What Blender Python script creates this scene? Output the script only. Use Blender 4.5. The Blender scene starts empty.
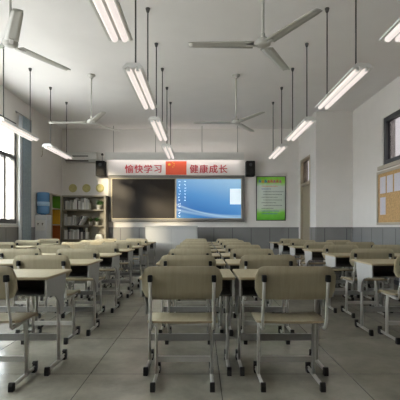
import bpy, bmesh, math, random
from mathutils import Vector, Matrix
random.seed(7)
S = bpy.context.scene
COL = S.collection
PI = math.pi
H = 1.05            # camera height
CE = 3.79           # ceiling height
XL, XR, XD = -3.85, 3.58, 2.71   # window wall, right wall, door wall (front right part)
YF, YB, YS = 11.1, -3.2, 9.43    # front wall, rear wall, step in the right wall

# ------------------------------------------------------------------ materials
def new_mat(name):
    m = bpy.data.materials.new(name); m.use_nodes = True
    nt = m.node_tree; b = nt.nodes['Principled BSDF']
    return m, nt, b
def plain(name, col, rough=.5, metal=0., spec=.5, noise=0., nscale=8., bump=0., stretch=(1, 1, 1)):
    m, nt, b = new_mat(name)
    b.inputs['Base Color'].default_value = (*col, 1)
    b.inputs['Roughness'].default_value = rough
    b.inputs['Metallic'].default_value = metal
    b.inputs['Specular IOR Level'].default_value = spec
    if noise or bump:
        tc = nt.nodes.new('ShaderNodeTexCoord'); mp = nt.nodes.new('ShaderNodeMapping')
        mp.inputs['Scale'].default_value = stretch
        n = nt.nodes.new('ShaderNodeTexNoise'); n.inputs['Scale'].default_value = nscale
        n.inputs['Detail'].default_value = 5
        nt.links.new(tc.outputs['Object'], mp.inputs[0]); nt.links.new(mp.outputs[0], n.inputs['Vector'])
        if noise:
            r = nt.nodes.new('ShaderNodeValToRGB')
            r.color_ramp.elements[0].position = .3; r.color_ramp.elements[1].position = .7
            r.color_ramp.elements[0].color = (*[c*(1-noise) for c in col], 1)
            r.color_ramp.elements[1].color = (*[min(1, c*(1+noise)) for c in col], 1)
            nt.links.new(n.outputs['Fac'], r.inputs[0]); nt.links.new(r.outputs[0], b.inputs['Base Color'])
        if bump:
            bp = nt.nodes.new('ShaderNodeBump'); bp.inputs['Strength'].default_value = bump
            bp.inputs['Distance'].default_value = .01
            nt.links.new(n.outputs['Fac'], bp.inputs['Height']); nt.links.new(bp.outputs[0], b.inputs['Normal'])
    return m
def emit(name, col, s, base=1.):
    m, nt, b = new_mat(name)
    b.inputs['Base Color'].default_value = (*[c*base for c in col], 1)
    b.inputs['Emission Color'].default_value = (*col, 1)
    b.inputs['Emission Strength'].default_value = s
    return m
def glass(name, tint, refl=.06):
    m, nt, b = new_mat(name); nt.nodes.remove(b)
    t = nt.nodes.new('ShaderNodeBsdfTransparent'); t.inputs[0].default_value = (*tint, 1)
    g = nt.nodes.new('ShaderNodeBsdfGlossy'); g.inputs['Roughness'].default_value = .02
    x = nt.nodes.new('ShaderNodeMixShader'); x.inputs[0].default_value = refl
    nt.links.new(t.outputs[0], x.inputs[1]); nt.links.new(g.outputs[0], x.inputs[2])
    nt.links.new(x.outputs[0], nt.nodes['Material Output'].inputs[0])
    return m

def floor_mat():
    m, nt, b = new_mat('floor_tiles')
    N, L = nt.nodes.new, nt.links.new
    geo = N('ShaderNodeNewGeometry'); sep = N('ShaderNodeSeparateXYZ'); L(geo.outputs['Position'], sep.inputs[0])
    P = .924
    def line(sock, off):
        a = N('ShaderNodeMath'); a.operation = 'SUBTRACT'; L(sock, a.inputs[0]); a.inputs[1].default_value = off - P/2
        d = N('ShaderNodeMath'); d.operation = 'DIVIDE'; L(a.outputs[0], d.inputs[0]); d.inputs[1].default_value = P
        f = N('ShaderNodeMath'); f.operation = 'FRACT'; L(d.outputs[0], f.inputs[0])
        s = N('ShaderNodeMath'); s.operation = 'SUBTRACT'; L(f.outputs[0], s.inputs[0]); s.inputs[1].default_value = .5
        ab = N('ShaderNodeMath'); ab.operation = 'ABSOLUTE'; L(s.outputs[0], ab.inputs[0])
        lt = N('ShaderNodeMath'); lt.operation = 'LESS_THAN'; L(ab.outputs[0], lt.inputs[0]); lt.inputs[1].default_value = .0032
        return lt.outputs[0], d.outputs[0]
    lx, dx = line(sep.outputs[0], .131); ly, dy = line(sep.outputs[1], 2.867)
    mx = N('ShaderNodeMath'); mx.operation = 'MAXIMUM'; L(lx, mx.inputs[0]); L(ly, mx.inputs[1])
    n1 = N('ShaderNodeTexNoise'); n1.inputs['Scale'].default_value = 1.7; n1.inputs['Detail'].default_value = 12
    n1.inputs['Roughness'].default_value = .68; n1.inputs['Distortion'].default_value = .1
    L(geo.outputs['Position'], n1.inputs['Vector'])
    r = N('ShaderNodeValToRGB'); r.color_ramp.elements[0].position = .25; r.color_ramp.elements[1].position = .75
    r.color_ramp.elements[0].color = (.17, .157, .125, 1); r.color_ramp.elements[1].color = (.42, .398, .33, 1)
    L(n1.outputs['Fac'], r.inputs[0])
    mix = N('ShaderNodeMix'); mix.data_type = 'RGBA'
    L(mx.outputs[0], mix.inputs[0]); L(r.outputs[0], mix.inputs[6]); mix.inputs[7].default_value = (.085, .08, .068, 1)
    L(mix.outputs[2], b.inputs['Base Color'])
    rr = N('ShaderNodeMapRange'); L(n1.outputs['Fac'], rr.inputs[0])
    rr.inputs[3].default_value = .30; rr.inputs[4].default_value = .14
    L(rr.outputs[0], b.inputs['Roughness'])
    b.inputs['Specular IOR Level'].default_value = .7
    return m

def wood_mat(name, col, dark):
    m, nt, b = new_mat(name); N, L = nt.nodes.new, nt.links.new
    tc = N('ShaderNodeTexCoord'); mp = N('ShaderNodeMapping'); mp.inputs['Scale'].default_value = (26, 3, 2.2)
    n = N('ShaderNodeTexNoise'); n.inputs['Scale'].default_value = 2.2; n.inputs['Detail'].default_value = 6
    n.inputs['Distortion'].default_value = .6
    L(tc.outputs['Object'], mp.inputs[0]); L(mp.outputs[0], n.inputs['Vector'])
    r = N('ShaderNodeValToRGB'); r.color_ramp.elements[0].position = .3; r.color_ramp.elements[1].position = .68
    r.color_ramp.elements[0].color = (*dark, 1); r.color_ramp.elements[1].color = (*col, 1)
    L(n.outputs['Fac'], r.inputs[0]); L(r.outputs[0], b.inputs['Base Color'])
    b.inputs['Roughness'].default_value = .6; b.inputs['Specular IOR Level'].default_value = .3
    return m

def screen_mat():
    m, nt, b = new_mat('blue_desktop_screen'); N, L = nt.nodes.new, nt.links.new
    tc = N('ShaderNodeTexCoord'); sep = N('ShaderNodeSeparateXYZ'); L(tc.outputs['Generated'], sep.inputs[0])
    r = N('ShaderNodeValToRGB'); e = r.color_ramp.elements
    e[0].position = 0.; e[0].color = (.08, .34, .62, 1); e[1].position = 1.; e[1].color = (.34, .58, .80, 1)
    k = e.new(.22); k.color = (.02, .16, .48, 1); k = e.new(.55); k.color = (.10, .32, .66, 1)
    mm = N('ShaderNodeMath'); mm.operation = 'MULTIPLY_ADD'; L(sep.outputs[2], mm.inputs[0]); mm.inputs[1].default_value = .75
    ax = N('ShaderNodeMath'); ax.operation = 'MULTIPLY'; L(sep.outputs[0], ax.inputs[0]); ax.inputs[1].default_value = .35
    L(ax.outputs[0], mm.inputs[2]); L(mm.outputs[0], r.inputs[0])
    # light sweeping curves low on the picture
    out = r.outputs[0]
    for a, c, w, p in ((.62, .02, .012, 2.), (.5, .06, .02, 2.4), (.4, .0, .03, 1.7)):
        iv = N('ShaderNodeMath'); iv.operation = 'SUBTRACT'; iv.inputs[0].default_value = 1.; L(sep.outputs[0], iv.inputs[1])
        pw = N('ShaderNodeMath'); pw.operation = 'POWER'; L(iv.outputs[0], pw.inputs[0]); pw.inputs[1].default_value = p
        ml = N('ShaderNodeMath'); ml.operation = 'MULTIPLY_ADD'; L(pw.outputs[0], ml.inputs[0]); ml.inputs[1].default_value = a*.55; ml.inputs[2].default_value = c
        df = N('ShaderNodeMath'); df.operation = 'SUBTRACT'; L(sep.outputs[2], df.inputs[0]); L(ml.outputs[0], df.inputs[1])
        ab = N('ShaderNodeMath'); ab.operation = 'ABSOLUTE'; L(df.outputs[0], ab.inputs[0])
        mr = N('ShaderNodeMapRange'); L(ab.outputs[0], mr.inputs[0]); mr.inputs[1].default_value = 0; mr.inputs[2].default_value = w*1.8
        mr.inputs[3].default_value = .45; mr.inputs[4].default_value = 0
        x = N('ShaderNodeMix'); x.data_type = 'RGBA'; L(mr.outputs[0], x.inputs[0]); L(out, x.inputs[6]); x.inputs[7].default_value = (.6, .85, .95, 1)
        out = x.outputs[2]
    b.inputs['Base Color'].default_value = (.02, .02, .03, 1); b.inputs['Roughness'].default_value = .3
    L(out, b.inputs['Emission Color']); b.inputs['Emission Strength'].default_value = SCR
    return m

def poster_mat():
    m, nt, b = new_mat('green_poster_print'); N, L = nt.nodes.new, nt.links.new
    tc = N('ShaderNodeTexCoord'); sep = N('ShaderNodeSeparateXYZ'); L(tc.outputs['Generated'], sep.inputs[0])
    n = N('ShaderNodeTexNoise'); n.inputs['Scale'].default_value = 6; L(tc.outputs['Generated'], n.inputs['Vector'])
    r = N('ShaderNodeValToRGB'); e = r.color_ramp.elements
    e[0].position = 0; e[0].color = (.12, .50, .03, 1); e[1].position = 1; e[1].color = (.22, .66, .05, 1)
    for p, c in ((.16, (.25, .68, .08, 1)), (.27, (.66, .74, .64, 1)), (.78, (.70, .77, .71, 1)), (.88, (.36, .74, .12, 1))):
        k = e.new(p); k.color = c
    ad = N('ShaderNodeMath'); ad.operation = 'MULTIPLY_ADD'; L(n.outputs['Fac'], ad.inputs[0]); ad.inputs[1].default_value = .12
    sb = N('ShaderNodeMath'); sb.operation = 'SUBTRACT'; L(sep.outputs[2], sb.inputs[0]); sb.inputs[1].default_value = .06
    L(sb.outputs[0], ad.inputs[2]); L(ad.outputs[0], r.inputs[0]); L(r.outputs[0], b.inputs['Base Color'])
    b.inputs['Roughness'].default_value = .4
    return m

SCR = .66
M = dict(
    wall=plain('wall_paint', (.74, .715, .69), .75, noise=.02, nscale=3),
    ceil=plain('ceiling_paint', (.82, .80, .785), .8, noise=.02, nscale=2),
    panel=plain('grey_wall_panel', (.225, .225, .225), .42, noise=.05, nscale=3),
    groove=plain('panel_groove', (.07, .075, .08), .7),
    cap=plain('panel_cap_strip', (.20, .20, .20), .4),
    floor=floor_mat(),
    ply=wood_mat('beige_plywood', (.375, .328, .222), (.33, .284, .188)),
    plyedge=plain('plywood_edge', (.34, .27, .17), .5),
    top=wood_mat('desk_laminate', (.36, .305, .195), (.32, .27, .17)),
    steel=plain('grey_powder_coat', (.47, .455, .415), .35, noise=.03),
    steel2=plain('dark_grey_powder_coat', (.29, .285, .265), .38),
    pale=plain('pale_grey_sheet_steel', (.35, .345, .33), .5),
    box=plain('desk_box_plastic', (.05, .045, .038), .6),
    black=plain('black_plastic', (.012, .011, .010), .6, spec=.3),
    fan=plain('cream_enamel', (.52, .51, .475), .35),
    lampw=plain('lamp_housing_white', (.66, .66, .64), .4),
    tube=emit('fluorescent_tube', (1., .90, .84), .64, .25),
    rod=plain('dark_rod', (.06, .06, .06), .4, metal=.3),
    rodl=plain('pale_rod', (.30, .30, .29), .4),
    wframe=plain('window_frame_dark', (.055, .058, .065), .4),
    glass=glass('clear_glass', (.93, .95, .95)),
    glass2=glass('corridor_glass', (.197, .187, .186), .03),
    curtain=plain('blue_grey_curtain', (.27, .33, .37), .9, noise=.1, nscale=30),
    sheer=plain('pale_curtain_lining', (.62, .66, .70), .9),
    tan=plain('tan_door_paint', (.40, .34, .25), .5, noise=.04),
    tand=plain('tan_frame', (.33, .28, .20), .5),
    sill=plain('beige_sill', (.46, .41, .33), .5),
    cork=plain('cork', (.52, .33, .15), .9, noise=.22, nscale=40, bump=.2),
    paper=plain('paper', (.62, .60, .66), .7, noise=.05, nscale=30),
    white=plain('white_plastic', (.70, .70, .68), .4),
    banner=plain('banner_white', (.86, .82, .80), .5),
    red=plain('red_lettering', (.62, .075, .095), .5),
    flag=plain('flag_red', (.9, .13, .06), .5),
    yellow=plain('star_yellow', (.95, .62, .06), .5),
    alu=plain('brushed_aluminium', (.19, .18, .165), .5, metal=.1),
    brass=plain('champagne_trim', (.38, .33, .23), .45, metal=.2),
    board=plain('dark_board', (.020, .0145, .011), .45, spec=.2, noise=.1, nscale=2),
    screen=None, poster=poster_mat(),
    sw=emit('screen_white', (.72, .84, .92), .5),
    stx=emit('screen_text_white', (.8, .92, 1.), .6),
    ink=plain('grey_ink', (.16, .20, .18), .6),
    inkb=plain('blue_ink', (.05, .15, .5), .6), inkr=plain('red_ink', (.7, .06, .10), .6),
    inkp=plain('magenta_ink', (.55, .08, .3), .6), inko=plain('orange_ink', (.8, .3, .05), .6),
    gold=plain('gold_disc', (.50, .46, .20), .45, noise=.1, nscale=20),
    shelf=plain('grey_oak_shelf', (.33, .30, .235), .55, noise=.08, nscale=10, stretch=(1, 1, 8)),
    green=plain('cubby_green', (.13, .33, .03), .5), yel=plain('cubby_yellow', (.62, .38, .03), .5),
    orange=plain('cubby_orange', (.42, .12, .02), .5),
    leaf=plain('leaf_green', (.05, .15, .03), .6, noise=.3, nscale=20),
    soil=plain('soil', (.05, .035, .02), .9),
    bottle=plain('blue_water_bottle', (.12, .28, .52), .2),
    bottle2=plain('pale_bottle_label', (.34, .52, .70), .3),
    cooler=plain('cooler_white', (.58, .60, .62), .35),
    lectern=plain('lectern_grey', (.40, .405, .40), .4, noise=.02), 
    lectop=plain('lectern_top', (.44, .44, .43), .4),
)
M['screen'] = screen_mat()
BK = [plain('book_cover_white', (.86, .86, .85), .6), plain('book_cover_grey', (.55, .55, .55), .6),
      plain('book_cover_pale', (.66, .65, .61), .6), plain('book_cover_dark', (.12, .12, .12), .6)]

# ------------------------------------------------------------------ mesh helpers
def box(bm, x0, x1, y0, y1, z0, z1, bev=0., seg=1, mi=0):
    r = bmesh.ops.create_cube(bm, size=1.)
    vs = r['verts']
    for v in vs:
        v.co = Vector(((x0+x1)/2 + v.co.x*(x1-x0), (y0+y1)/2 + v.co.y*(y1-y0), (z0+z1)/2 + v.co.z*(z1-z0)))
    fs = list({f for v in vs for f in v.link_faces})
    for f in fs: f.material_index = mi
    if bev > 0:
        es = list({e for v in vs for e in v.link_edges})
        bmesh.ops.bevel(bm, geom=es, offset=bev, segments=seg, affect='EDGES', profile=.5)
    return vs
def lathe(bm, prof, cx=0, cy=0, cz=0, seg=20, axis='z', mi=0):
    rings = []
    for r, z in prof:
        ring = []
        for i in range(seg):
            a = 2*PI*i/seg
            p = (r*math.cos(a), r*math.sin(a), z)
            if axis == 'y': p = (p[0], z, p[1])
            if axis == 'x': p = (z, p[0], p[1])
            ring.append(bm.verts.new((cx+p[0], cy+p[1], cz+p[2])))
        rings.append(ring)
    for a, b in zip(rings, rings[1:]):
        for i in range(seg):
            f = bm.faces.new((a[i], a[(i+1) % seg], b[(i+1) % seg], b[i])); f.material_index = mi; f.smooth = True
    for rg in (rings[0], rings[-1]):
        f = bm.faces.new(rg); f.material_index = mi
def cyl(bm, x, y, z0, z1, r, seg=12, mi=0): lathe(bm, [(r, z0), (r, z1)], x, y, 0, seg, 'z', mi)
def sweep(bm, pts, rx, ry, side=Vector((1, 0, 0)), seg=8, mi=0):
    """tube of oval section along pts; rx is measured along `side`"""
    pts = [Vector(p) for p in pts]; rings = []
    for i, p in enumerate(pts):
        t = (pts[min(i+1, len(pts)-1)] - pts[max(i-1, 0)]).normalized()
        s = (side - t*side.dot(t)).normalized(); n = t.cross(s)
        rings.append([bm.verts.new(p + s*rx*math.cos(2*PI*k/seg) + n*ry*math.sin(2*PI*k/seg)) for k in range(seg)])
    for a, b in zip(rings, rings[1:]):
        for i in range(seg):
            f = bm.faces.new((a[i], a[(i+1) % seg], b[(i+1) % seg], b[i])); f.smooth = True; f.material_index = mi
    for rg in (rings[0], rings[-1]): bm.faces.new(rg).material_index = mi
def prism(bm, poly, axis, a0, a1, mi=0):
    """poly of 2-D points extruded along axis from a0 to a1"""
    def P(u, v, a): return {'x': (a, u, v), 'y': (u, a, v), 'z': (u, v, a)}[axis]
    A = [bm.verts.new(P(u, v, a0)) for u, v in poly]; B = [bm.verts.new(P(u, v, a1)) for u, v in poly]
    bm.faces.new(A).material_index = mi; bm.faces.new(B[::-1]).material_index = mi
    n = len(poly)
    for i in range(n): bm.faces.new((A[i], B[i], B[(i+1) % n], A[(i+1) % n])).material_index = mi
def rrect(w, h, r, n=5, cx=0, cy=0):
    out = []
    for (sx, sy, a0) in ((1, 1, 0), (-1, 1, PI/2), (-1, -1, PI), (1, -1, 3*PI/2)):
        for k in range(n+1):
            a = a0 + PI/2*k/n
            out.append((cx + sx*(w/2-r) + r*math.cos(a), cy + sy*(h/2-r) + r*math.sin(a)))
    return out
def obj(name, bm, mats, parent=None, label=None):
    bmesh.ops.recalc_face_normals(bm, faces=bm.faces)
    me = bpy.data.meshes.new(name); bm.to_mesh(me); bm.free()
    for m in (mats if isinstance(mats, (list, tuple)) else [mats]): me.materials.append(m)
    o = bpy.data.objects.new(name, me); COL.objects.link(o); o.parent = parent
    if label: o['label'] = label
    return o
def B(): return bmesh.new()
def bx(name, m, parent, *a, label=None, **k):
    bm = B(); box(bm, *a, **k); return obj(name, bm, m, parent, label)
def tag(o, label, cat, group=None):
    o['label'] = label; o['category'] = cat
    if group: o['group'] = group
    return o
def thing(name, label, cat, loc=(0, 0, 0), group=None):
    o = bpy.data.objects.new(name, None); COL.objects.link(o); o.location = loc
    o.empty_display_size = .1
    return tag(o, label, cat, group)
def struct(name, bm, m, parent=None):
    o = obj(name, bm, m, parent)
    if parent is None: o['kind'] = 'structure'
    return o
def copy_tree(o, parent=None, kids=None):
    c = o.copy(); COL.objects.link(c); c.parent = parent
    for ch in list(KIDS.get(o.name, ())): copy_tree(ch, c)
    return c
KIDS = {}
def index_kids(root):
    for ch in COL.objects:
        if ch.parent is root:
            KIDS.setdefault(root.name, []).append(ch); index_kids(ch)

# ------------------------------------------------------------------ room shell
T = .24
bm = B(); box(bm, XL-T, XR+T, YB-T, YF+T, -.12, 0); struct('floor', bm, M['floor'])
bm = B(); box(bm, XL-T, XR+T, YB-T, YF+T, CE, CE+.15); struct('ceiling', bm, M['ceil'])
bm = B(); box(bm, XL-T, XD+.2, YF, YF+T, 0, CE); struct('wall_front', bm, M['wall'])
bm = B(); box(bm, XL-T, XR+T, YB-T, YB, 0, CE); struct('wall_back', bm, M['wall'])
def wall_with_holes(name, x0, x1, y0, y1, holes):
    """wall slab running along y; holes are (ya, yb, za, zb) in rising order"""
    bm = B(); y = y0
    for ya, yb, za, zb in holes:
        if ya > y: box(bm, x0, x1, y, ya, 0, CE)
        if za > 0: box(bm, x0, x1, ya, yb, 0, za)
        box(bm, x0, x1, ya, yb, zb, CE); y = yb
    box(bm, x0, x1, y, y1, 0, CE)
    return struct(name, bm, M['wall'])
WL = [(1.05, 4.35, 1.13, 3.23), (5.15, 8.37, 1.13, 3.23)]
wall_with_holes('wall_left', XL-T, XL, YB, YF, WL)
WR = [(1.0, 4.0, 2.27, 3.19), (4.9, 7.86, 2.27, 3.19)]
wall_with_holes('wall_right', XR, XR+T, YB, YS, WR)
DY0, DY1, DZ0, DZ1 = 9.93, 10.86, 2.18, 2.86
bm = B()   # step face + door wall
box(bm, XD, XR+T, YS, YS+.2, 0, CE)
box(bm, XD, XD+.2, YS+.2, DY0, 0, CE); box(bm, XD, XD+.2, DY1, YF, 0, CE); box(bm, XD, XD+.2, DY0, DY1, DZ1, CE)
struct('wall_door', bm, M['wall'])

# windows of the left wall
def window(name, side, ya, yb, za, zb, mullions, transom, gm, depth):
    xo = (XL-depth) if side < 0 else (XR+depth)
    root = bpy.data.objects.new(name, None); COL.objects.link(root); root['kind'] = 'structure'
    bm = B(); w = .09; x0, x1 = xo-.045, xo+.045
    box(bm, x0, x1, ya, yb, za, za+w); box(bm, x0, x1, ya, yb, zb-w, zb)
    box(bm, x0, x1, ya, ya+w, za+w, zb-w); box(bm, x0, x1, yb-w, yb, za+w, zb-w)
    if transom: box(bm, x0-.005, x1+.005, ya+w, yb-w, transom-.04, transom+.04)
    for my in mullions:
        box(bm, x0+.006, x1-.006, my-.04, my+.04, za+w, (transom-.04) if transom else zb-w)
    obj('window_frame', bm, M['wframe'], root)
    bm = B(); box(bm, xo-.004, xo+.004, ya+w, yb-w, za+w, zb-w); obj('window_pane', bm, gm, root)
    return root
window('window_1', -1, *WL[1], [5.8, 6.52, 7.24, 7.90], 2.5, M['glass'], .06)
window('window_2', -1, *WL[0], [1.75, 2.4, 3.05, 3.7], 2.5, M['glass'], .06)
window('window_3', 1, *WR[1], [5.7, 6.6], 0, M['glass2'], .06)
window('window_4', 1, *WR[0], [1.75, 2.5, 3.25], 0, M['glass2'], .06)
for i, (ya, yb, za, zb) in enumerate(WL):
    bm = B(); box(bm, XL-T, XL+.03, ya-.03, yb+.0, za-.045, za-.002, .006); struct('trim_%d' % (i+1), bm, M['white'])
bm = B(); box(bm, XR-.03, XR+.1, 4.75, 8.06, 2.19, 2.268, .006); struct('trim_3', bm, M['sill'])
bm = B(); box(bm, XR-.03, XR+.1, .9, 4.1, 2.19, 2.268, .006); struct('trim_4', bm, M['sill'])

# door with transom in the door wall
root = bpy.data.objects.new('door_1', None); COL.objects.link(root); root['kind'] = 'structure'
bm = B(); f = .055; xa, xb = XD-.012, XD+.14
box(bm, xa, xb, DY0, DY0+f, 0, DZ1); box(bm, xa, xb, DY1-f, DY1, 0, DZ1)
box(bm, xa, xb, DY0+f, DY1-f, DZ1-f, DZ1); box(bm, xa, xb, DY0+f, DY1-f, DZ0-.03, DZ0+.04)
obj('door_frame', bm, M['tan'], root)
d = bx('door_leaf', M['tand'], root, XD+.05, XD+.09, DY0+f, DY1-f, .01, DZ0-.03)
bx('door_handle', M['alu'], d, XD+.02, XD+.05, DY0+.12, DY0+.15, .95, 1.09)
bx('transom_pane', M['glass2'], root, XD+.06, XD+.068, DY0+f, DY1-f, DZ0+.04, DZ1-f)

# grey wainscot panels with grooves, on every wall
def wains(name, segs):
    bm = B()
    for (ax, fixed, out, a, b, off) in segs:
        t = .018*out
        lo, hi = min(fixed, fixed+t), max(fixed, fixed+t)
        if ax == 'x': box(bm, a, b, lo, hi, .09, 1.03)
        else: box(bm, lo, hi, a, b, .09, 1.03)
        t2 = .026*out; lo2, hi2 = min(fixed, fixed+t2), max(fixed, fixed+t2)
        if ax == 'x': box(bm, a, b, lo2, hi2, 1.03, 1.058, mi=1)
        else: box(bm, lo2, hi2, a, b, 1.03, 1.058, mi=1)
        k = off
        while k < b:
            if k > a+.03:
                t3 = .0195*out; lo3, hi3 = min(fixed, fixed+t3), max(fixed, fixed+t3)
                if ax == 'x': box(bm, k-.006, k+.006, lo3, hi3, .09, 1.03, mi=2)
                else: box(bm, lo3, hi3, k-.006, k+.006, .09, 1.03, mi=2)
            k += .517
    return struct(name, bm, [M['panel'], M['cap'], M['groove']])
wains('trim_5', [('x', YF, -1, XL, XD, -3.78)])
wains('trim_6', [('y', XL, 1, YB, YF-.03, -3.0)])
wains('trim_7', [('y', XR, -1, YB, YS, -3.02)])
wains('trim_8', [('x', YS, -1, XD, XR-.03, 2.91)])
wains('trim_9', [('y', XD, -1, YS, DY0-.01, YS+.3)])
def baseb(name, *a):
    bm = B(); box(bm, *a); struct(name, bm, M['groove'])
baseb('baseboard_front', XL, XD, YF-.02, YF, 0, .09)
baseb('baseboard_left', XL, XL+.02, YB, YF-.02, 0, .09)
baseb('baseboard_right', XR-.02, XR, YB, YS, 0, .09)
baseb('baseboard_step', XD, XR-.02, YS-.02, YS, 0, .09)

# ------------------------------------------------------------------ chair
def make_chair():
    r = thing('school_chair', '', 'chair')
    # backrest: curved rounded plywood
    bm = B(); W_, Z0, Z1 = .502, .600, .808
    pts = rrect(W_, Z1-Z0, .055, 6, 0, (Z0+Z1)/2)
    NX = 12
    def yb(x): return -.072 + .10*(abs(x)**2)*1.6
    # grid columns
    cols = []
    for i in range(NX*2+1):
        x = -W_/2 + W_*i/(NX*2); rr = .06
        d = max(0, abs(x)-(W_/2-rr)); dz = rr - math.sqrt(max(0, rr*rr-d*d))
        cols.append((x, Z0+dz+.0, Z1-dz))
    F, K = [], []
    for x, za, zb in cols:
        y = yb(x)
        F.append([bm.verts.new((x, y - .022*(k/4-.5), za+(zb-za)*k/4)) for k in range(5)])
        K.append([bm.verts.new((x, y+.013 - .022*(k/4-.5), za+(zb-za)*k/4)) for k in range(5)])
    n = len(cols)
    for i in range(n-1):
        for k in range(4):
            bm.faces.new((F[i][k], F[i+1][k], F[i+1][k+1], F[i][k+1])).smooth = True
            bm.faces.new((K[i][k], K[i][k+1], K[i+1][k+1], K[i+1][k])).smooth = True
        for k in (0, 4): bm.faces.new((F[i][k], F[i+1][k], K[i+1][k], K[i][k])).material_index = 1
    for i in (0, n-1):
        for k in range(4): bm.faces.new((F[i][k], F[i][k+1], K[i][k+1], K[i][k])).material_index = 1
    obj('backrest', bm, [M['ply'], M['plyedge']], r)
    # seat: saddle sheet with a waterfall front
    bm = B(); prof = [(-.005, .449), (.03, .442), (.12, .436), (.24, .437), (.31, .438), (.35, .428), (.368, .408)]
    T_, U_ = [], []
    for y, z in prof:
        hw = .228 - (.012 if y > .34 or y < 0 else 0)
        T_.append([bm.verts.new((-hw+2*hw*k/6, y, z + .006*abs(k/3-1)**2)) for k in range(7)])
        U_.append([bm.verts.new((-hw+2*hw*k/6, y, z-.014 + .006*abs(k/3-1)**2)) for k in range(7)])
    for i in range(len(prof)-1):
        for k in range(6):
            bm.faces.new((T_[i][k], T_[i][k+1], T_[i+1][k+1], T_[i+1][k])).smooth = True
            bm.faces.new((U_[i][k], U_[i+1][k], U_[i+1][k+1], U_[i][k+1])).smooth = True
        for k in (0, 6): bm.faces.new((T_[i][k], T_[i+1][k], U_[i+1][k], U_[i][k])).material_index = 1
    for i in (0, -1):
        for k in range(6): bm.faces.new((T_[i][k], T_[i][k+1], U_[i][k+1], U_[i][k])).material_index = 1
    obj('seat', bm, [M['ply'], M['plyedge']], r)
    for s in (-1, 1):
        x = .191*s
        bm = B()
        sweep(bm, [(x, .012, .030), (x, .35, .030)], .012, .014)               # foot bar
        sweep(bm, [(x, .22, .03), (x, .22, .30), (x, .21, .36), (x, .195, .414)], .0105, .028, Vector((1, 0, 0)), 10)
        sweep(bm, [(x, .04, .412), (x, .32, .412)], .012, .010)               # seat rail
        leg = obj('leg', bm, M['steel'], r)
        bm = B(); prism(bm, [(-.014, 0), (.022, 0), (.022, .045), (.01, .056), (-.006, .056), (-.014, .035)], 'x', x-.0155, x+.0155)
        obj('foot_cap', bm, M['black'], leg, 'black rear foot cap')
        bm = B(); prism(bm, [(.325, 0), (.372, 0), (.385, .02), (.385, .07), (.362, .074), (.345, .062), (.36, .05), (.352, .04), (.325, .04)], 'x', x-.0145, x+.0145)
        obj('foot_cap', bm, M['black'], leg, 'black hooked front foot cap')
        bm = B(); xs = .198*s
        sweep(bm, [(x, .16, .408), (xs, .06, .402), (xs, .0, .404), (xs, -.024, .42), (xs+.004*s, -.036, .47), (xs, -.052, .56), (xs, -.071, .65), (xs, -.082, .745)], .010, .008, Vector((1, 0, 0)), 8)
        sup = obj('back_support', bm, M['steel'], r)
        bm = B(); box(bm, xs-.014, xs+.014, -.098, -.062, .712, .755, .004); obj('bracket', bm, M['black'], sup, 'black backrest bracket')
    bx('crossbar', M['steel'], r, -.185, .185, .21, .23, .118, .157, bev=.003)
    return r

def make_desk():
    r = thing('school_desk', '', 'desk')
    bm = B(); prism(bm, rrect(.668, .545, .025, 4, 0, .2725), 'z', .689, .709)
    bmesh.ops.bevel(bm, geom=[e for e in bm.edges if abs(e.verts[0].co.z-e.verts[1].co.z) < 1e-5], offset=.004, segments=1, affect='EDGES')
    for f in bm.faces:
        if abs(f.normal.z) < .5: f.material_index = 1
    obj('tabletop', bm, [M['top'], M['plyedge']], r)
    bm = B()   # open-fronted book box
    box(bm, -.312, .312, .025, .36, .574, .582, mi=0); box(bm, -.312, .312, .352, .36, .582, .689)
    box(bm, -.312, -.302, .03, .352, .582, .689); box(bm, .302, .312, .03, .352, .582, .689)
    obj('book_box', bm, M['box'], r)
    for s in (-1, 1):
        bm = B()
        poly = [(.018, .6885), (.018, .570), (.12, .564), (.20, .542), (.255, .50), (.28, .45), (.288, .39), (.362, .39), (.366, .50), (.385, .56), (.41, .6885)]
        x0, x1 = (.313*s, .326*s)
        prism(bm, poly, 'x', min(x0, x1), max(x0, x1))
        obj('side_panel', bm, M['pale'], r)
        bm = B(); x = .297*s
        sweep(bm, [(x, .325, .035), (x, .325, .555)], .0115, .026, Vector((1, 0, 0)), 12)
        sweep(bm, [(x, .325, .40), (x, .325, .557)], .014, .031, Vector((1, 0, 0)), 12)
        sweep(bm, [(x, .10, .030), (x, .45, .030)], .0125, .015)
        leg = obj('leg', bm, M['steel'], r)
        bm = B(); prism(bm, [(.08, 0), (.118, 0), (.118, .045), (.105, .058), (.088, .058), (.08, .035)], 'x', x-.0155, x+.0155)
        obj('foot_cap', bm, M['black'], leg, 'black rear foot cap')
        bm = B(); prism(bm, [(.425, 0), (.468, 0), (.482, .02), (.482, .07), (.46, .074), (.443, .062), (.458, .05), (.45, .04), (.425, .04)], 'x', x-.0145, x+.0145)
        obj('foot_cap', bm, M['black'], leg, 'black hooked front foot cap')
    bx('crossbar', M['steel2'], r, -.29, .29, .313, .337, .185, .237, bev=.003)
    return r

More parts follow.
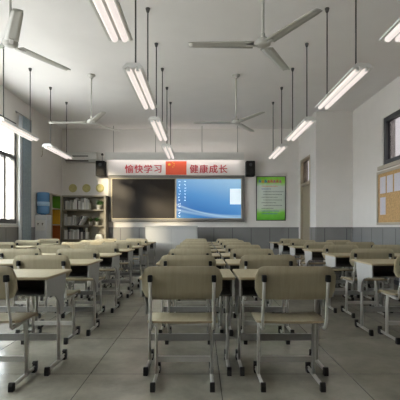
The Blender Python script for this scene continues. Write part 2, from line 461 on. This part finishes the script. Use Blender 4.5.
chair0, desk0 = make_chair(), make_desk()
bpy.context.view_layer.update()
index_kids(chair0); index_kids(desk0)
ROWS = ['row nearest the camera', 'second row from the camera', 'third row from the camera', 'fourth row from the camera',
        'fifth row from the camera', 'sixth row from the camera', 'last row before the board']
COLS = {  # x: (phrase, rows with chairs, rows with desks)
    -3.33: ('single column by the windows', (4, 5, 6), (3, 4, 5)),
    -2.075: ('left pair, window-side column', (2, 3, 4, 5, 6), (1, 2, 3, 4, 5, 6)),
    -1.405: ('left pair, aisle-side column', range(7), range(7)),
    -.118: ('centre pair, left column', range(7), range(7)),
    .59: ('centre pair, right column', range(7), range(7)),
    1.96: ('right pair, aisle-side column', (1, 2, 3, 4, 5, 6), (1, 2, 3, 4, 5, 6)),
    2.64: ('right pair, wall-side column', (3, 4, 5), (2, 3, 4, 5)),
}
first = {'c': True, 'd': True}
rj = random.Random(3)
for x, (ph, cr, dr) in COLS.items():
    for n in cr:
        o = chair0 if first['c'] else copy_tree(chair0); first['c'] = False
        o.location = (x + (rj.uniform(-.008, .008) if n else 0), 2.56+1.04*n, 0)
        tag(o, 'beige plywood school chair, %s, %s' % (ph, ROWS[n]), 'chair', 'school chairs facing the board')
    for n in dr:
        o = desk0 if first['d'] else copy_tree(desk0); first['d'] = False
        o.location = (x + {-1.405: .015, -.118: .022, 1.96: -.01}.get(x, 0), 2.745+1.04*n, 0)
        tag(o, 'beige-topped steel school desk, %s, %s' % (ph, ROWS[n]), 'desk', 'school desks facing the board')

# ------------------------------------------------------------------ hanging lamps
ZL = 2.652
def make_lamp():
    r = thing('hanging_lamp', '', 'lamp')
    bm = B()   # housing: shallow trapezoid with white reflector lips
    L_ = .645
    poly = [(-.062, .0), (.062, .0), (.098, -.038), (.098, -.056), (.08, -.056), (.045, -.032), (.014, -.05), (-.014, -.05), (-.045, -.032), (-.08, -.056), (-.098, -.056), (-.098, -.038)]
    A = [bm.verts.new((u, -L_, v)) for u, v in poly]; Bv = [bm.verts.new((u, L_, v)) for u, v in poly]
    k = len(poly)
    for i in range(k): bm.faces.new((A[i], A[(i+1) % k], Bv[(i+1) % k], Bv[i]))
    bm.faces.new(A); bm.faces.new(Bv)
    h = obj('housing', bm, M['lampw'], r)
    for s in (-1, 1):
        bm = B(); lathe(bm, [(.028, -.61), (.028, .61)], (.042*s), 0, -.056, 12, 'y'); obj('tube', bm, M['tube'], r, 'lit fluorescent tube')
        bm = B(); box(bm, .046*s-.015, .046*s+.015, -.635, -.612, -.072, -.03); obj('tube_socket', bm, M['white'], h)
        bm = B(); box(bm, .046*s-.015, .046*s+.015, .612, .635, -.072, -.03); obj('tube_socket', bm, M['white'], h)
    for s in (-1, 1):
        bm = B(); cyl(bm, 0, .465*s, 0, CE-ZL-.03, .0085, 8)
        p = obj('hanging_rod', bm, M['rod'], r)
        bm = B(); lathe(bm, [(.012, CE-ZL-.055), (.018, CE-ZL-.045), (.028, CE-ZL-.012), (.028, CE-ZL)], 0, .465*s, 0, 14); obj('ceiling_cup', bm, M['rod'], p)
    return r
lamp0 = make_lamp(); index_kids(lamp0); fl = True
LY = {2.67: 'nearest the camera', 4.535: 'second from the camera', 6.42: 'third from the camera', 8.28: 'nearest the board'}
for x, ph, ys in ((-2.94, 'window-side line', (6.42, 8.28)), (-.665, 'middle line', (2.67, 4.535, 6.42, 8.28)), (1.576, 'right-hand line', (2.67, 4.535, 6.42, 8.28))):
    for y in ys:
        o = lamp0 if fl else copy_tree(lamp0); fl = False
        o.location = (x, y, ZL)
        where = LY[y]
        if x < -2: where = 'nearer one, beside the windows' if y < 7 else 'farther one, towards the bookcase'
        tag(o, 'twin-tube white lamp hanging on two dark rods, %s, %s' % (ph, where), 'lamp', 'hanging twin-tube lamps')

# ------------------------------------------------------------------ ceiling fans
ZF = 2.95
def make_fan(ang):
    r = thing('ceiling_fan', '', 'fan')
    bm = B(); lathe(bm, [(.02, .045), (.055, .04), (.074, .022), (.078, 0), (.074, -.022), (.05, -.034), (.02, -.038)], seg=28)
    obj('motor', bm, M['fan'], r)
    bm = B(); cyl(bm, 0, 0, .04, CE-ZF-.05, .014, 12); lathe(bm, [(.014, .04), (.022, .045), (.022, .09), (.014, .10)], seg=14)
    p = obj('down_rod', bm, M['fan'], r)
    bm = B(); lathe(bm, [(.02, CE-ZF-.06), (.035, CE-ZF-.055), (.038, CE-ZF-.022), (.068, CE-ZF-.02), (.07, CE-ZF)], seg=18); obj('ceiling_cup', bm, M['fan'], p)
    for k in range(3):
        a = ang + k*2*PI/3; R_ = Matrix.Rotation(a, 4, 'Z')
        bm = B(); st = []
        for i in range(13):
            t = i/12; d = .10 + (.765-.10)*t
            w = .070 - .022*t
            if i == 12: w *= .85
            st.append((d, w))
        A, C_ = [], []
        for d, w in st:
            tw = math.radians(4)
            pa = [(-w), (-w*.3), (w*.4), w]
            A.append([bm.verts.new((d, q*math.cos(tw), -.018 + q*math.sin(tw) + .006*(1-(q/w)**2)+.003)) for q in pa])
            C_.append([bm.verts.new((d, q*math.cos(tw), -.018 + q*math.sin(tw) + .006*(1-(q/w)**2)-.003)) for q in pa])
        for i in range(12):
            for j in range(3):
                bm.faces.new((A[i][j], A[i][j+1], A[i+1][j+1], A[i+1][j])).smooth = True
                bm.faces.new((C_[i][j], C_[i+1][j], C_[i+1][j+1], C_[i][j+1])).smooth = True
            for j in (0, 3): bm.faces.new((A[i][j], A[i+1][j], C_[i+1][j], C_[i][j]))
        for i in (0, -1):
            for j in range(3): bm.faces.new((A[i][j], A[i][j+1], C_[i][j+1], C_[i][j]))
        bm.transform(R_)
        bl = obj('blade', bm, M['fan'], r)
        bm = B(); box(bm, .06, .17, -.022, .022, -.032, -.025, .003); bm.transform(R_); obj('blade_arm', bm, M['fan'], bl)
    return r
for x, y, a, lab in ((-1.965, 4.12, PI, 'cream three-blade ceiling fan at upper left, near blade towards the camera'),
                     (.639, 4.12, PI, 'large cream three-blade ceiling fan between middle and right lamp lines, near camera'),
                     (-1.97, 7.19, PI, 'small far cream ceiling fan on the window side, above the left desks'),
                     (.63, 7.19, PI, 'small far cream ceiling fan right of centre, in front of the board')):
    r = make_fan(a); r.location = (x, y, ZF); tag(r, lab, 'fan', 'three-blade ceiling fans')

# ------------------------------------------------------------------ curtain
r = thing('curtain', 'blue-grey floor-length curtain with pale lining gathered beside the left window', 'curtain', (-3.805, 8.67, 0))
def fold(name, ya, yb, mat, amp, n, z0, z1, xo):
    bm = B(); A, C_ = [], []
    for i in range(n*8+1):
        t = i/(n*8); y = ya+(yb-ya)*t; x = xo+amp*math.sin(2*PI*n*t)
        A.append([bm.verts.new((x*(1-.15*k/4)+.002*k, y, z0+(z1-z0)*k/4)) for k in range(5)])
        C_.append([bm.verts.new((x*(1-.15*k/4)+.002*k-.006, y, z0+(z1-z0)*k/4)) for k in range(5)])
    m = len(A)
    for i in range(m-1):
        for k in range(4):
            bm.faces.new((A[i][k], A[i+1][k], A[i+1][k+1], A[i][k+1])).smooth = True
            bm.faces.new((C_[i][k], C_[i][k+1], C_[i+1][k+1], C_[i+1][k])).smooth = True
        for k in (0, 4): bm.faces.new((A[i][k], A[i+1][k], C_[i+1][k], C_[i][k]))
    for i in (0, -1):
        for k in range(4): bm.faces.new((A[i][k], A[i][k+1], C_[i][k+1], C_[i][k]))
    return obj(name, bm, mat, r)
fold('curtain_panel', -.17, .27, M['curtain'], .026, 4, .06, 3.42, .01)
fold('lining', -.32, -.18, M['sheer'], .02, 2, .06, 3.40, .0)
bm = B(); lathe(bm, [(.012, -.45), (.012, .32)], 0, 0, 3.44, 10, 'y'); box(bm, -.06, .0, -.36, -.34, 3.43, 3.45); box(bm, -.06, .0, .29, .31, 3.43, 3.45); obj('curtain_rod', bm, M['steel2'], r)

# ------------------------------------------------------------------ front wall fittings
def px(x, y=None, z=YF):  # metres on a plane at distance z for a photo pixel (used as a ruler only)
    return (x-201)*z/400 if y is None else H+(227.5-y)*z/400
Y1 = YF-.06
bb = thing('blackboard', 'wide aluminium-framed board, left half dark, right half a lit blue screen', 'blackboard', (0, 0, 0))
x0, x1, z0, z1 = px(109.2), px(244.3), H+(227.5-221.8)*YF/400, H+(227.5-175.8)*YF/400
bm = B(); fw = .075
box(bm, x0, x1, Y1-.03, YF-.001, z0, z0+fw, .006); box(bm, x0, x1, Y1-.03, YF-.001, z1-fw, z1, .006)
box(bm, x0, x0+fw, Y1-.03, YF-.001, z0+fw, z1-fw, .006); box(bm, x1-fw, x1, Y1-.03, YF-.001, z0+fw, z1-fw, .006)
obj('frame', bm, M['alu'], bb)
xm = px(175.8)
def inner(xa, xb, name, mat):
    bm = B(); t = .022; za, zb = z0+fw, z1-fw
    box(bm, xa, xb, Y1-.022, Y1+.0, za, za+t, mi=0); box(bm, xa, xb, Y1-.022, Y1, zb-t, zb)
    box(bm, xa, xa+t, Y1-.022, Y1, za+t, zb-t); box(bm, xb-t, xb, Y1-.022, Y1, za+t, zb-t)
    p = bx(name, mat, bb, xa+t, xb-t, Y1-.012, YF-.002, za+t, zb-t)
    obj('inner_trim', bm, M['brass'], p); return p
inner(x0+fw, xm, 'writing_surface', M['board'])
sc = inner(xm, x1-fw, 'display_screen', M['screen'])
sa, sb_ = xm+.022, x1-fw-.022
bx('menu_panel', M['sw'], sc, px(229.8), sb_-.002, Y1-.014, Y1-.012, px(0, 204.5), px(0, 189), label='pale panel at the right of the screen')
rt = random.Random(5)
bm = B()
for cx, yb_ in ((179.6, 216.5), (185.2, 203)):
    y = 181.5
    while y < yb_:
        X0, Z0 = px(cx), px(0, y)
        for _ in range(3):
            dx, dz = rt.uniform(-.022, .022), rt.uniform(-.03, .0)
            if rt.random() < .5: box(bm, X0+dx-.012, X0+dx+.012, Y1-.0135, Y1-.012, Z0+dz-.004, Z0+dz+.004)
            else: box(bm, X0+dx-.004, X0+dx+.004, Y1-.0135, Y1-.012, Z0+dz-.014, Z0+dz+.012)
        y += 3.1
obj('screen_text', bm, M['stx'], sc, 'two columns of tiny white characters')

# banner
bn = thing('banner', 'long white wall banner with red characters and a red flag above the board', 'banner', (0, 0, 0))
bz0, bz1 = px(0, 175.7), px(0, 160.3)
bx('banner_board', M['banner'], bn, px(107.2), px(244.9), YF-.09, YF-.001, bz0+.004, bz1, bev=.004)
def text_mesh(body, size, name, mat, parent, loc, bold=.0):
    cu = bpy.data.curves.new('t', 'FONT'); cu.body = body; cu.size = size; cu.extrude = .004; cu.offset = bold
    cu.align_x = 'CENTER'; cu.align_y = 'CENTER'
    to = bpy.data.objects.new('t', cu); COL.objects.link(to)
    dg = bpy.context.evaluated_depsgraph_get(); dg.update()
    me = bpy.data.meshes.new_from_object(to.evaluated_get(dg)); bpy.data.objects.remove(to)
    xs = [v.co.x for v in me.vertices]; zs = [v.co.y for v in me.vertices]
    cx, cz = (min(xs)+max(xs))/2, (min(zs)+max(zs))/2
    for v in me.vertices: v.co = Vector((v.co.x-cx+loc[0], loc[1]-v.co.z, v.co.y-cz+loc[2]))
    bm = bmesh.new()
    for dx, dz in ((-.005, 0), (.005, 0), (0, .004)):   # heavier strokes
        n0 = len(bm.verts); bm.from_mesh(me); bm.verts.ensure_lookup_table()
        for v in bm.verts[n0:]: v.co.x += dx; v.co.z += dz; v.co.y += dx*.1
    bm.to_mesh(me); bm.free()
    me.name = name; me.materials.clear(); me.materials.append(mat)
    o = bpy.data.objects.new(name, me); COL.objects.link(o); o.parent = parent; return o
for chs in (zip('愉快学习', (129.8, 139.3, 148.6, 158.2)), zip('健康成长', (194, 203.8, 213.3, 223))):
    for ch, xx in chs:
        o = text_mesh(ch, .245, 'character', M['red'], bn, (px(xx), YF-.0945, px(0, 169.4)), 0)
        o['label'] = 'red character ' + ch
fg = bx('flag', M['flag'], bn, px(166), px(186.6), YF-.096, YF-.09, px(0, 175.2), px(0, 161.8), label='red flag with five yellow stars')
def star(cx, cz, R_, rot):
    bm = B(); poly = []
    for i in range(10):
        rr = R_ if i % 2 == 0 else R_*.4; a = PI/2+rot+i*PI/5
        poly.append((cx+rr*math.cos(a), cz+rr*math.sin(a)))
    prism(bm, poly, 'y', YF-.099, YF-.0962); obj('star', bm, M['yellow'], fg)
star(px(169.6), px(0, 165), .055, 0)
for sx, sy in ((173, 162.9), (174.3, 164.3), (174.3, 166.2), (173, 167.6)): star(px(sx), px(0, sy), .02, .4)

# board light trough on rods
yt = 10.72
bl = thing('board_light', 'long pale grey light trough hanging above the banner on thin rods', 'lamp', (0, 0, 0))
bm = B(); za, zb = H+(227.5-160)*yt/400, H+(227.5-152.3)*yt/400
prism(bm, [(yt, za), (yt+.12, za+.03), (yt+.12, zb), (yt, zb)], 'x', px(105, z=yt), px(244, z=yt)); obj('housing', bm, M['lampw'], bl)
bm = B(); lathe(bm, [(.014, px(108, z=yt)), (.014, px(241, z=yt))], 0, yt+.15, za+.075, 10, 'x'); obj('tube', bm, emit('board_light_tube', (1., .93, .88), 5.), bl, 'lit tube behind the trough, facing the wall')
for xx in (106, 174, 243): bx('tube_holder', M['lampw'], bl, px(xx, z=yt)-.012, px(xx, z=yt)+.012, yt+.118, yt+.17, za+.05, za+.10)
for xx in (113.5, 155.5, 202, 237.5):
    bm = B(); cyl(bm, px(xx, z=yt+.06), yt+.06, zb, CE, .008, 8); obj('hanging_rod', bm, M['rodl'], bl)

# loudspeakers
def speaker(x, lab, cup):
    r = thing('mounted_loudspeaker', lab, 'speaker', (x, YF-.14, px(0, 168.6, YF-.2)), 'pair of wall loudspeakers')
    bx('cabinet', M['black'], r, -.122, .122, -.12, .10, -.205, .205, bev=.012)
    bm = B(); lathe(bm, [(.10, -.121), (.10, -.132), (.085, -.132), (.04, -.122)], 0, 0, -.07, 20, 'y'); obj('woofer', bm, M['black'], r)
    bm = B(); lathe(bm, [(.045, -.121), (.045, -.130), (.03, -.130), (.01, -.124)], 0, 0, .10, 16, 'y'); obj('tweeter', bm, M['wframe'], r)
    bx('wall_bracket', M['rod'], r, -.03, .03, .10, .139, -.06, .06)
    if cup:
        bm = B(); cyl(bm, .03, 0, .20, .37, .007, 8); lathe(bm, [(.01, .36), (.03, .375), (.035, .40), (.02, .425), (.005, .43)], .03, 0, 0, 12); sweep(bm, [(.03, 0, .395), (.03, .139, .395)], .006, .006); obj('mounting_rod', bm, M['rod'], r)
speaker(px(100.6, z=YF-.2), 'black loudspeaker on the wall left of the banner, above the bookcase', True)
speaker(px(250.4, z=YF-.2), 'black loudspeaker on the wall right of the banner, above the poster', False)

# air conditioner
ya = YF-.22
r = thing('air_conditioner', 'white wall air conditioner high above the bookcase', 'air conditioner', (px(80, z=ya), YF, px(0, 156.7, ya)))
bm = B(); prism(bm, [(-.001, -.13), (-.001, .135), (-.17, .135), (-.22, .10), (-.22, -.06), (-.16, -.13)], 'x', -.43, .43); obj('body', bm, M['white'], r)
bx('outlet_flap', M['black'], r, -.40, .22, -.215, -.14, -.118, -.098)
bx('display_slit', M['black'], r, -.22, .22, -.224, -.219, .005, .03)
bm = B(); sweep(bm, [(.43, -.05, -.05), (.47, -.03, -.05), (.475, -.02, -.10), (.475, -.015, -.22)], .012, .012); obj('pipe', bm, M['lampw'], r)

# poster
yp = YF-.03
r = thing('poster', 'dark-framed green and white poster with coloured title, right of the board', 'poster', (0, 0, 0))
xa, xb, za, zb = px(256), px(285.6), px(0, 220.7), px(0, 176.3)
bm = B(); w = .022
box(bm, xa, xb, yp, YF-.001, za, za+w); box(bm, xa, xb, yp, YF-.001, zb-w, zb); box(bm, xa, xa+w, yp, YF-.001, za+w, zb-w); box(bm, xb-w, xb, yp, YF-.001, za+w, zb-w)
obj('frame', bm, M['wframe'], r)
ps = bx('printed_sheet', M['poster'], r, xa+w, xb-w, yp+.01, YF-.002, za+w, zb-w)
yq0, yq1 = yp+.008, yp+.0102
for i, mk in enumerate(('inkb', 'inko', 'inkb', 'inkr', 'inkr', 'inkp', 'inkr', 'inkp')):
    bm = B(); X0 = px(259.8+i*2.9); Z0 = px(0, 181.3+(.3 if i % 2 else 0))
    for (u0, u1, v0, v1) in ((-.034, .034, .026, .040), (-.034, .034, -.006, .008), (-.008, .008, -.042, .046), (-.034, -.02, -.042, .0), (.018, .034, -.042, -.006)):
        box(bm, X0+u0, X0+u1, yq0, yq1, Z0+v0, Z0+v1)
    obj('title_character', bm, M[mk], ps)
bm = B(); bm2 = B(); bm3 = B()
for i in range(11):
    yy = 186.3+i*2.75; ln = (15, 9, 19, 18, 16, 18, 14, 18, 11, 17, 15)[i]; xs = 261.5+(1.8 if i in (2, 3, 5, 7) else 0)
    tgt = bm2 if i in (0,) else bm3 if i in (1, 9, 10) else bm
    q = xs
    while q < xs+ln:
        box(tgt, px(q), px(q+1.0), yq0, yq1, px(0, yy+.28), px(0, yy-.28)); q += 1.35
obj('text_lines', bm, M['ink'], ps); obj('text_lines', bm2, M['inko'], ps); obj('text_lines', bm3, M['inkb'], ps)

# gold discs
for xx, w in ((73, 'leftmost of three, above the bookcase'), (86.6, 'middle one of three, above the bookcase'), (100, 'rightmost of three, under the left loudspeaker')):
    bm = B(); lathe(bm, [(.02, 0), (.112, -.0), (.116, -.008), (.112, -.02), (.095, -.022), (.09, -.016), (.02, -.016)], px(xx), YF-.001, px(0, 188.2), 24, 'y')
    tag(obj('hanging_disc', bm, M['gold']), 'round gold wall disc, ' + w, 'wall decoration', 'gold discs on the wall')

# ------------------------------------------------------------------ bookcase with books and plants
yb0, yb1 = 10.74, YF-.028
bx0, bx1, bt = px(61.5, z=yb0), px(105.8, z=yb0), px(0, 195.4, yb0)
r = thing('bookcase', 'open grey-oak bookcase of books and plants against the front wall', 'bookcase', (0, 0, 0))
levels = [.06, .37, .735, px(0, 225.4, yb0), px(0, 209.4, yb0)]
bm = B(); box(bm, bx0, bx0+.035, yb0, yb1, 0, bt-.03); box(bm, bx1-.05, bx1, yb0, yb1, 0, bt-.03); box(bm, bx0, bx1, yb0, yb1, bt-.03, bt); obj('carcass', bm, M['shelf'], r)
bx('back_panel', M['shelf'], r, bx0+.035, bx1-.05, yb1-.012, yb1-.001, .06, bt-.03)
for z in levels: bx('shelf', M['shelf'], r, bx0+.035, bx1-.05, yb0+.004, yb1-.012, z-.028, z)
bproto = None
def book(x, w, h, d, z, mat, lean, label, group):
    bm = B(); box(bm, 0, w, 0, d, 0, h, .003)
    # pages recess look on top
    box(bm, w*.18, w*.82, .004, d-.004, h, h+.0015, mi=1)
    if lean: bm.transform(Matrix.Rotation(lean, 4, 'Y'))
    zmin = min(v.co.z for v in bm.verts); xmin = min(v.co.x for v in bm.verts)
    for v in bm.verts: v.co.z -= zmin; v.co.x -= xmin
    ww = max(v.co.x for v in bm.verts)
    o = obj('book', bm, [mat, M['paper']]); o.location = (x, yb0+.03, z+.001)
    tag(o, label, 'book', group); return ww
rb = random.Random(11)
for lev, xe, nm in ((4, px(89, z=yb0), 'top'), (3, px(75., z=yb0), 'middle'), (2, px(88, z=yb0), 'lower')):
    x = bx0+.055
    while x < xe:
        w = rb.uniform(.022, .048); h = rb.choice((.19, .23, .27, .31, .25))
        x += book(x, w, h, .2, levels[lev], rb.choice(BK[:3] if rb.random() < .7 else BK[3:]), 0,
                  'pale upright book in the packed run on the bookcase\'s %s visible shelf' % nm, 'upright books on the %s shelf' % nm)+.002
        if rb.random() < .12: x += .03
x = px(76.6, z=yb0)
for i, nm in enumerate(('left', 'middle', 'right')):
    book(x, .035, .27, .2, levels[3], BK[(3, 0, 1)[i]], math.radians(24+3*i), 'slanting book beside the plants on the middle shelf, %s of three' % nm, 'leaning books on the middle shelf')
    x += .046
# paper stack
for i, nm in enumerate(('bottom', 'middle', 'top')):
    bm = B(); box(bm, px(94.5+i*.6, z=yb0), px(102.3-i*.5, z=yb0), yb0+.03, yb0+.25, levels[2]+.001+i*.045, levels[2]+.044+i*.045, .006)
    tag(obj('paper_pack', bm, BK[0]), 'white paper pack lying flat on the lower shelf, %s of the stack' % nm, 'paper', 'paper stack on the lower shelf')
def plant(xx, lev, s, lab, seed):
    z = levels[lev]; rr = random.Random(seed)
    r = thing('potted_plant', lab, 'plant', (px(xx, z=yb0+.1), yb0+.14, z+.001), 'potted plants in the bookcase')
    bm = B(); lathe(bm, [(.040*s, 0), (.058*s, .10*s), (.062*s, .105*s), (.052*s, .105*s), (.048*s, .09*s), (.01, .09*s)], seg=16); obj('pot', bm, M['white'], r)
    bm = B()
    for i in range(60):
        a = rr.uniform(0, 2*PI); el = rr.uniform(.1, 1.4); R_ = rr.uniform(.04, .115)*s
        c = Vector((R_*math.cos(a)*math.cos(el), R_*math.sin(a)*math.cos(el)*.9, .105*s+.02+R_*math.sin(el)*.95))
        u = Vector((math.cos(a), math.sin(a), rr.uniform(-.3, .9))).normalized(); v = u.cross(Vector((rr.uniform(-1, 1), rr.uniform(-1, 1), 1))).normalized()
        l, w = .032*s, .013*s
        pts = [c-u*l, c-u*l*.2+v*w+Vector((0, 0, .004)), c+u*l, c-u*l*.2-v*w+Vector((0, 0, .004))]
        vs = [bm.verts.new(p) for p in pts]; bm.faces.new(vs)
        base = bm.verts.new((0, 0, .09*s)); b2 = bm.verts.new((.003, 0, .09*s)); bm.faces.new((vs[0], base, b2))
    obj('leaves', bm, M['leaf'], r)
plant(98.6, 4, 1.15, 'small green plant in white pot alone on the top shelf', 1)
plant(90.3, 3, .95, 'left one of two potted plants on the middle bookcase shelf', 2)
plant(96.3, 3, .95, 'right one of two potted plants on the middle bookcase shelf', 3)

# colour cubby cabinet against the window wall
cx0, cx1, cy0, cy1, ct = XL+.028, -3.60, 9.66, 10.27, 1.875
r = thing('cubby_cabinet', 'narrow cubby cabinet with green, yellow and orange compartments beside the water cooler', 'cabinet', (0, 0, 0))
bm = B(); box(bm, cx0, cx1, cy0, cy0+.03, 0, ct-.03); box(bm, cx0, cx1, cy1-.03, cy1, 0, ct-.03); box(bm, cx0, cx1, cy0, cy1, ct-.03, ct); box(bm, cx0, cx1-.002, cy0+.03, cy1-.03, .04, .07); obj('carcass', bm, M['sill'], r)
zz = [ct-.03, 1.53, 1.13, .74, .38, .07]
for i, mk in enumerate(('green', 'yel', 'orange', 'green', 'yel')):
    t_, b_ = zz[i]-(.0 if i == 0 else .025), zz[i+1]
    bm = B(); box(bm, cx0+.003, cx0+.012, cy0+.031, cy1-.031, b_, t_)
    box(bm, cx0+.012, cx1-.004, cy0+.031, cy0+.036, b_, t_); box(bm, cx0+.012, cx1-.004, cy1-.036, cy1-.031, b_, t_)
    obj('compartment', bm, M[mk], r, {'green': 'green compartment', 'yel': 'yellow compartment', 'orange': 'orange compartment'}[mk])
    if i: bx('shelf', M['sill'], r, cx0+.012, cx1-.001, cy0+.031, cy1-.031, t_, t_+.024)

# water cooler
wy = 9.37
r = thing('water_cooler', 'tall white water cooler with blue bottle on top beside the curtain', 'water cooler', (-3.695, wy, 0))
bm = B(); box(bm, -.14, .14, -.15, .15, .02, 1.345, .015, 2); box(bm, -.13, .13, -.13, .13, 0, .02); obj('body', bm, M['cooler'], r)
bx('tap_recess', M['lampw'], r, -.11, .11, -.153, -.149, .98, 1.22)
for s in (-1, 1):
    bm = B(); box(bm, .05*s-.012, .05*s+.012, -.19, -.153, 1.13, 1.155); box(bm, .05*s-.008, .05*s+.008, -.19, -.178, 1.10, 1.13); obj('tap', bm, M['alu'], r)
bm = B(); lathe(bm, [(.05, 1.34), (.06, 1.355), (.125, 1.375), (.14, 1.40), (.14, 1.50), (.133, 1.515), (.14, 1.53), (.14, 1.67), (.133, 1.685), (.14, 1.70), (.14, 1.845), (.128, 1.868), (.03, 1.872)], seg=24); bt_ = obj('bottle', bm, M['bottle'], r)
bm = B(); lathe(bm, [(.142, 1.55), (.142, 1.65)], seg=24); obj('bottle_label', bm, M['bottle2'], bt_)

# small wall hook on the window wall
bm = B(); sweep(bm, [(XL+.001, 9.62, 2.98), (XL+.05, 9.6, 2.98), (XL+.055, 9.6, 2.9), (XL+.04, 9.6, 2.78), (XL+.012, 9.6, 2.75)], .007, .007, Vector((0, 1, 0)))
tag(obj('wall_hook', bm, M['tand']), 'thin bent hook on the wall between curtain and front corner', 'hook')

# ------------------------------------------------------------------ lectern
ly = 9.78
r = thing('lectern', 'pale grey teacher\'s lectern standing before the board', 'lectern', (px(171.3, z=ly), ly, 0))
w = .645
bx('body', M['lectern'], r, -w+.01, w-.01, .015, .55, .06, 1.06, bev=.006)
bx('top', M['lectop'], r, -w, w, 0, .60, 1.06, 1.092, bev=.006)
bx('plinth', M['steel2'], r, -w+.04, w-.04, .04, .53, 0, .06)
for s in (-1, 1): bx('front_panel', M['lectop'], r, .02 if s > 0 else -w+.04, w-.04 if s > 0 else -.02, .008, .0152, .12, 1.0)

# ------------------------------------------------------------------ cork board on right wall
r = thing('notice_board', 'tan-framed cork board with pinned sheets on the right wall', 'notice board', (0, 0, 0))
na, nb, nz0, nz1 = 5.6, 8.09, 1.10, 2.16
bx('cork_panel', M['cork'], r, XR-.018, XR-.001, na+.05, nb-.05, nz0+.05, nz1-.05)
bm = B(); x0_, x1_ = XR-.032, XR-.001
box(bm, x0_, x1_, na, nb, nz0, nz0+.05, .004); box(bm, x0_, x1_, na, nb, nz1-.05, nz1, .004); box(bm, x0_, x1_, na, na+.05, nz0+.05, nz1-.05); box(bm, x0_, x1_, nb-.05, nb, nz0+.05, nz1-.05)
obj('frame', bm, M['sill'], r)
for i, nm in enumerate(('leftmost of the top row', 'second of the top row', 'third of the top row')):
    y1_ = 7.95-.29*i
    bm = B(); box(bm, XR-.0215, XR-.0185, y1_-.235, y1_, 1.715, 2.04)
    tag(obj('pinned_sheet', bm, M['paper']), 'white paper sheet pinned to the cork board, ' + nm, 'paper', 'sheets on the cork board')
bm = B(); box(bm, XR-.0215, XR-.0185, 7.715, 7.95, 1.30, 1.64)
tag(obj('pinned_sheet', bm, M['paper']), 'white paper sheet alone in the lower row of the cork board', 'paper', 'sheets on the cork board')

# ------------------------------------------------------------------ light
w = bpy.data.worlds.new('World'); S.world = w; w.use_nodes = True
nt = w.node_tree; bg = nt.nodes['Background']
tc = nt.nodes.new('ShaderNodeTexCoord'); sp = nt.nodes.new('ShaderNodeSeparateXYZ'); rp = nt.nodes.new('ShaderNodeValToRGB')
nt.links.new(tc.outputs['Generated'], sp.inputs[0]); nt.links.new(sp.outputs[2], rp.inputs[0])
e = rp.color_ramp.elements
e[0].position = 0; e[0].color = (.53, .52, .505, 1); e[1].position = .12; e[1].color = (.93, .97, 1.0, 1)
k = e.new(.015); k.color = (.65, .66, .67, 1)
nt.links.new(rp.outputs[0], bg.inputs[0]); bg.inputs[1].default_value = 13.5
sun = bpy.data.lights.new('sun', 'SUN'); sun.energy = 5.5; sun.angle = math.radians(4); sun.color = (1., .81, .55)
so = bpy.data.objects.new('sun', sun); COL.objects.link(so)
kx = .36; d = Vector((kx, 1, 0)).normalized(); d.z = -.15
so.rotation_euler = d.to_track_quat('-Z', 'Y').to_euler()

cam = bpy.data.cameras.new('camera'); co = bpy.data.objects.new('camera', cam); COL.objects.link(co); S.camera = co
co.location = (0, 0, H); co.rotation_euler = (PI/2, 0, 0)
cam.sensor_fit = 'HORIZONTAL'; cam.sensor_width = 36; cam.lens = 36
cam.shift_x = -.0025; cam.shift_y = 27.5/400; cam.clip_end = 200; cam.clip_start = .05

S.view_settings.view_transform = 'Standard'; S.view_settings.look = 'None'
S.view_settings.exposure = .43; S.view_settings.gamma = 1.; S.view_settings.use_curve_mapping = False
S.cycles.use_denoising = True; S.cycles.max_bounces = 10; S.cycles.diffuse_bounces = 6; S.cycles.transparent_max_bounces = 12
S.cycles.sample_clamp_indirect = 8
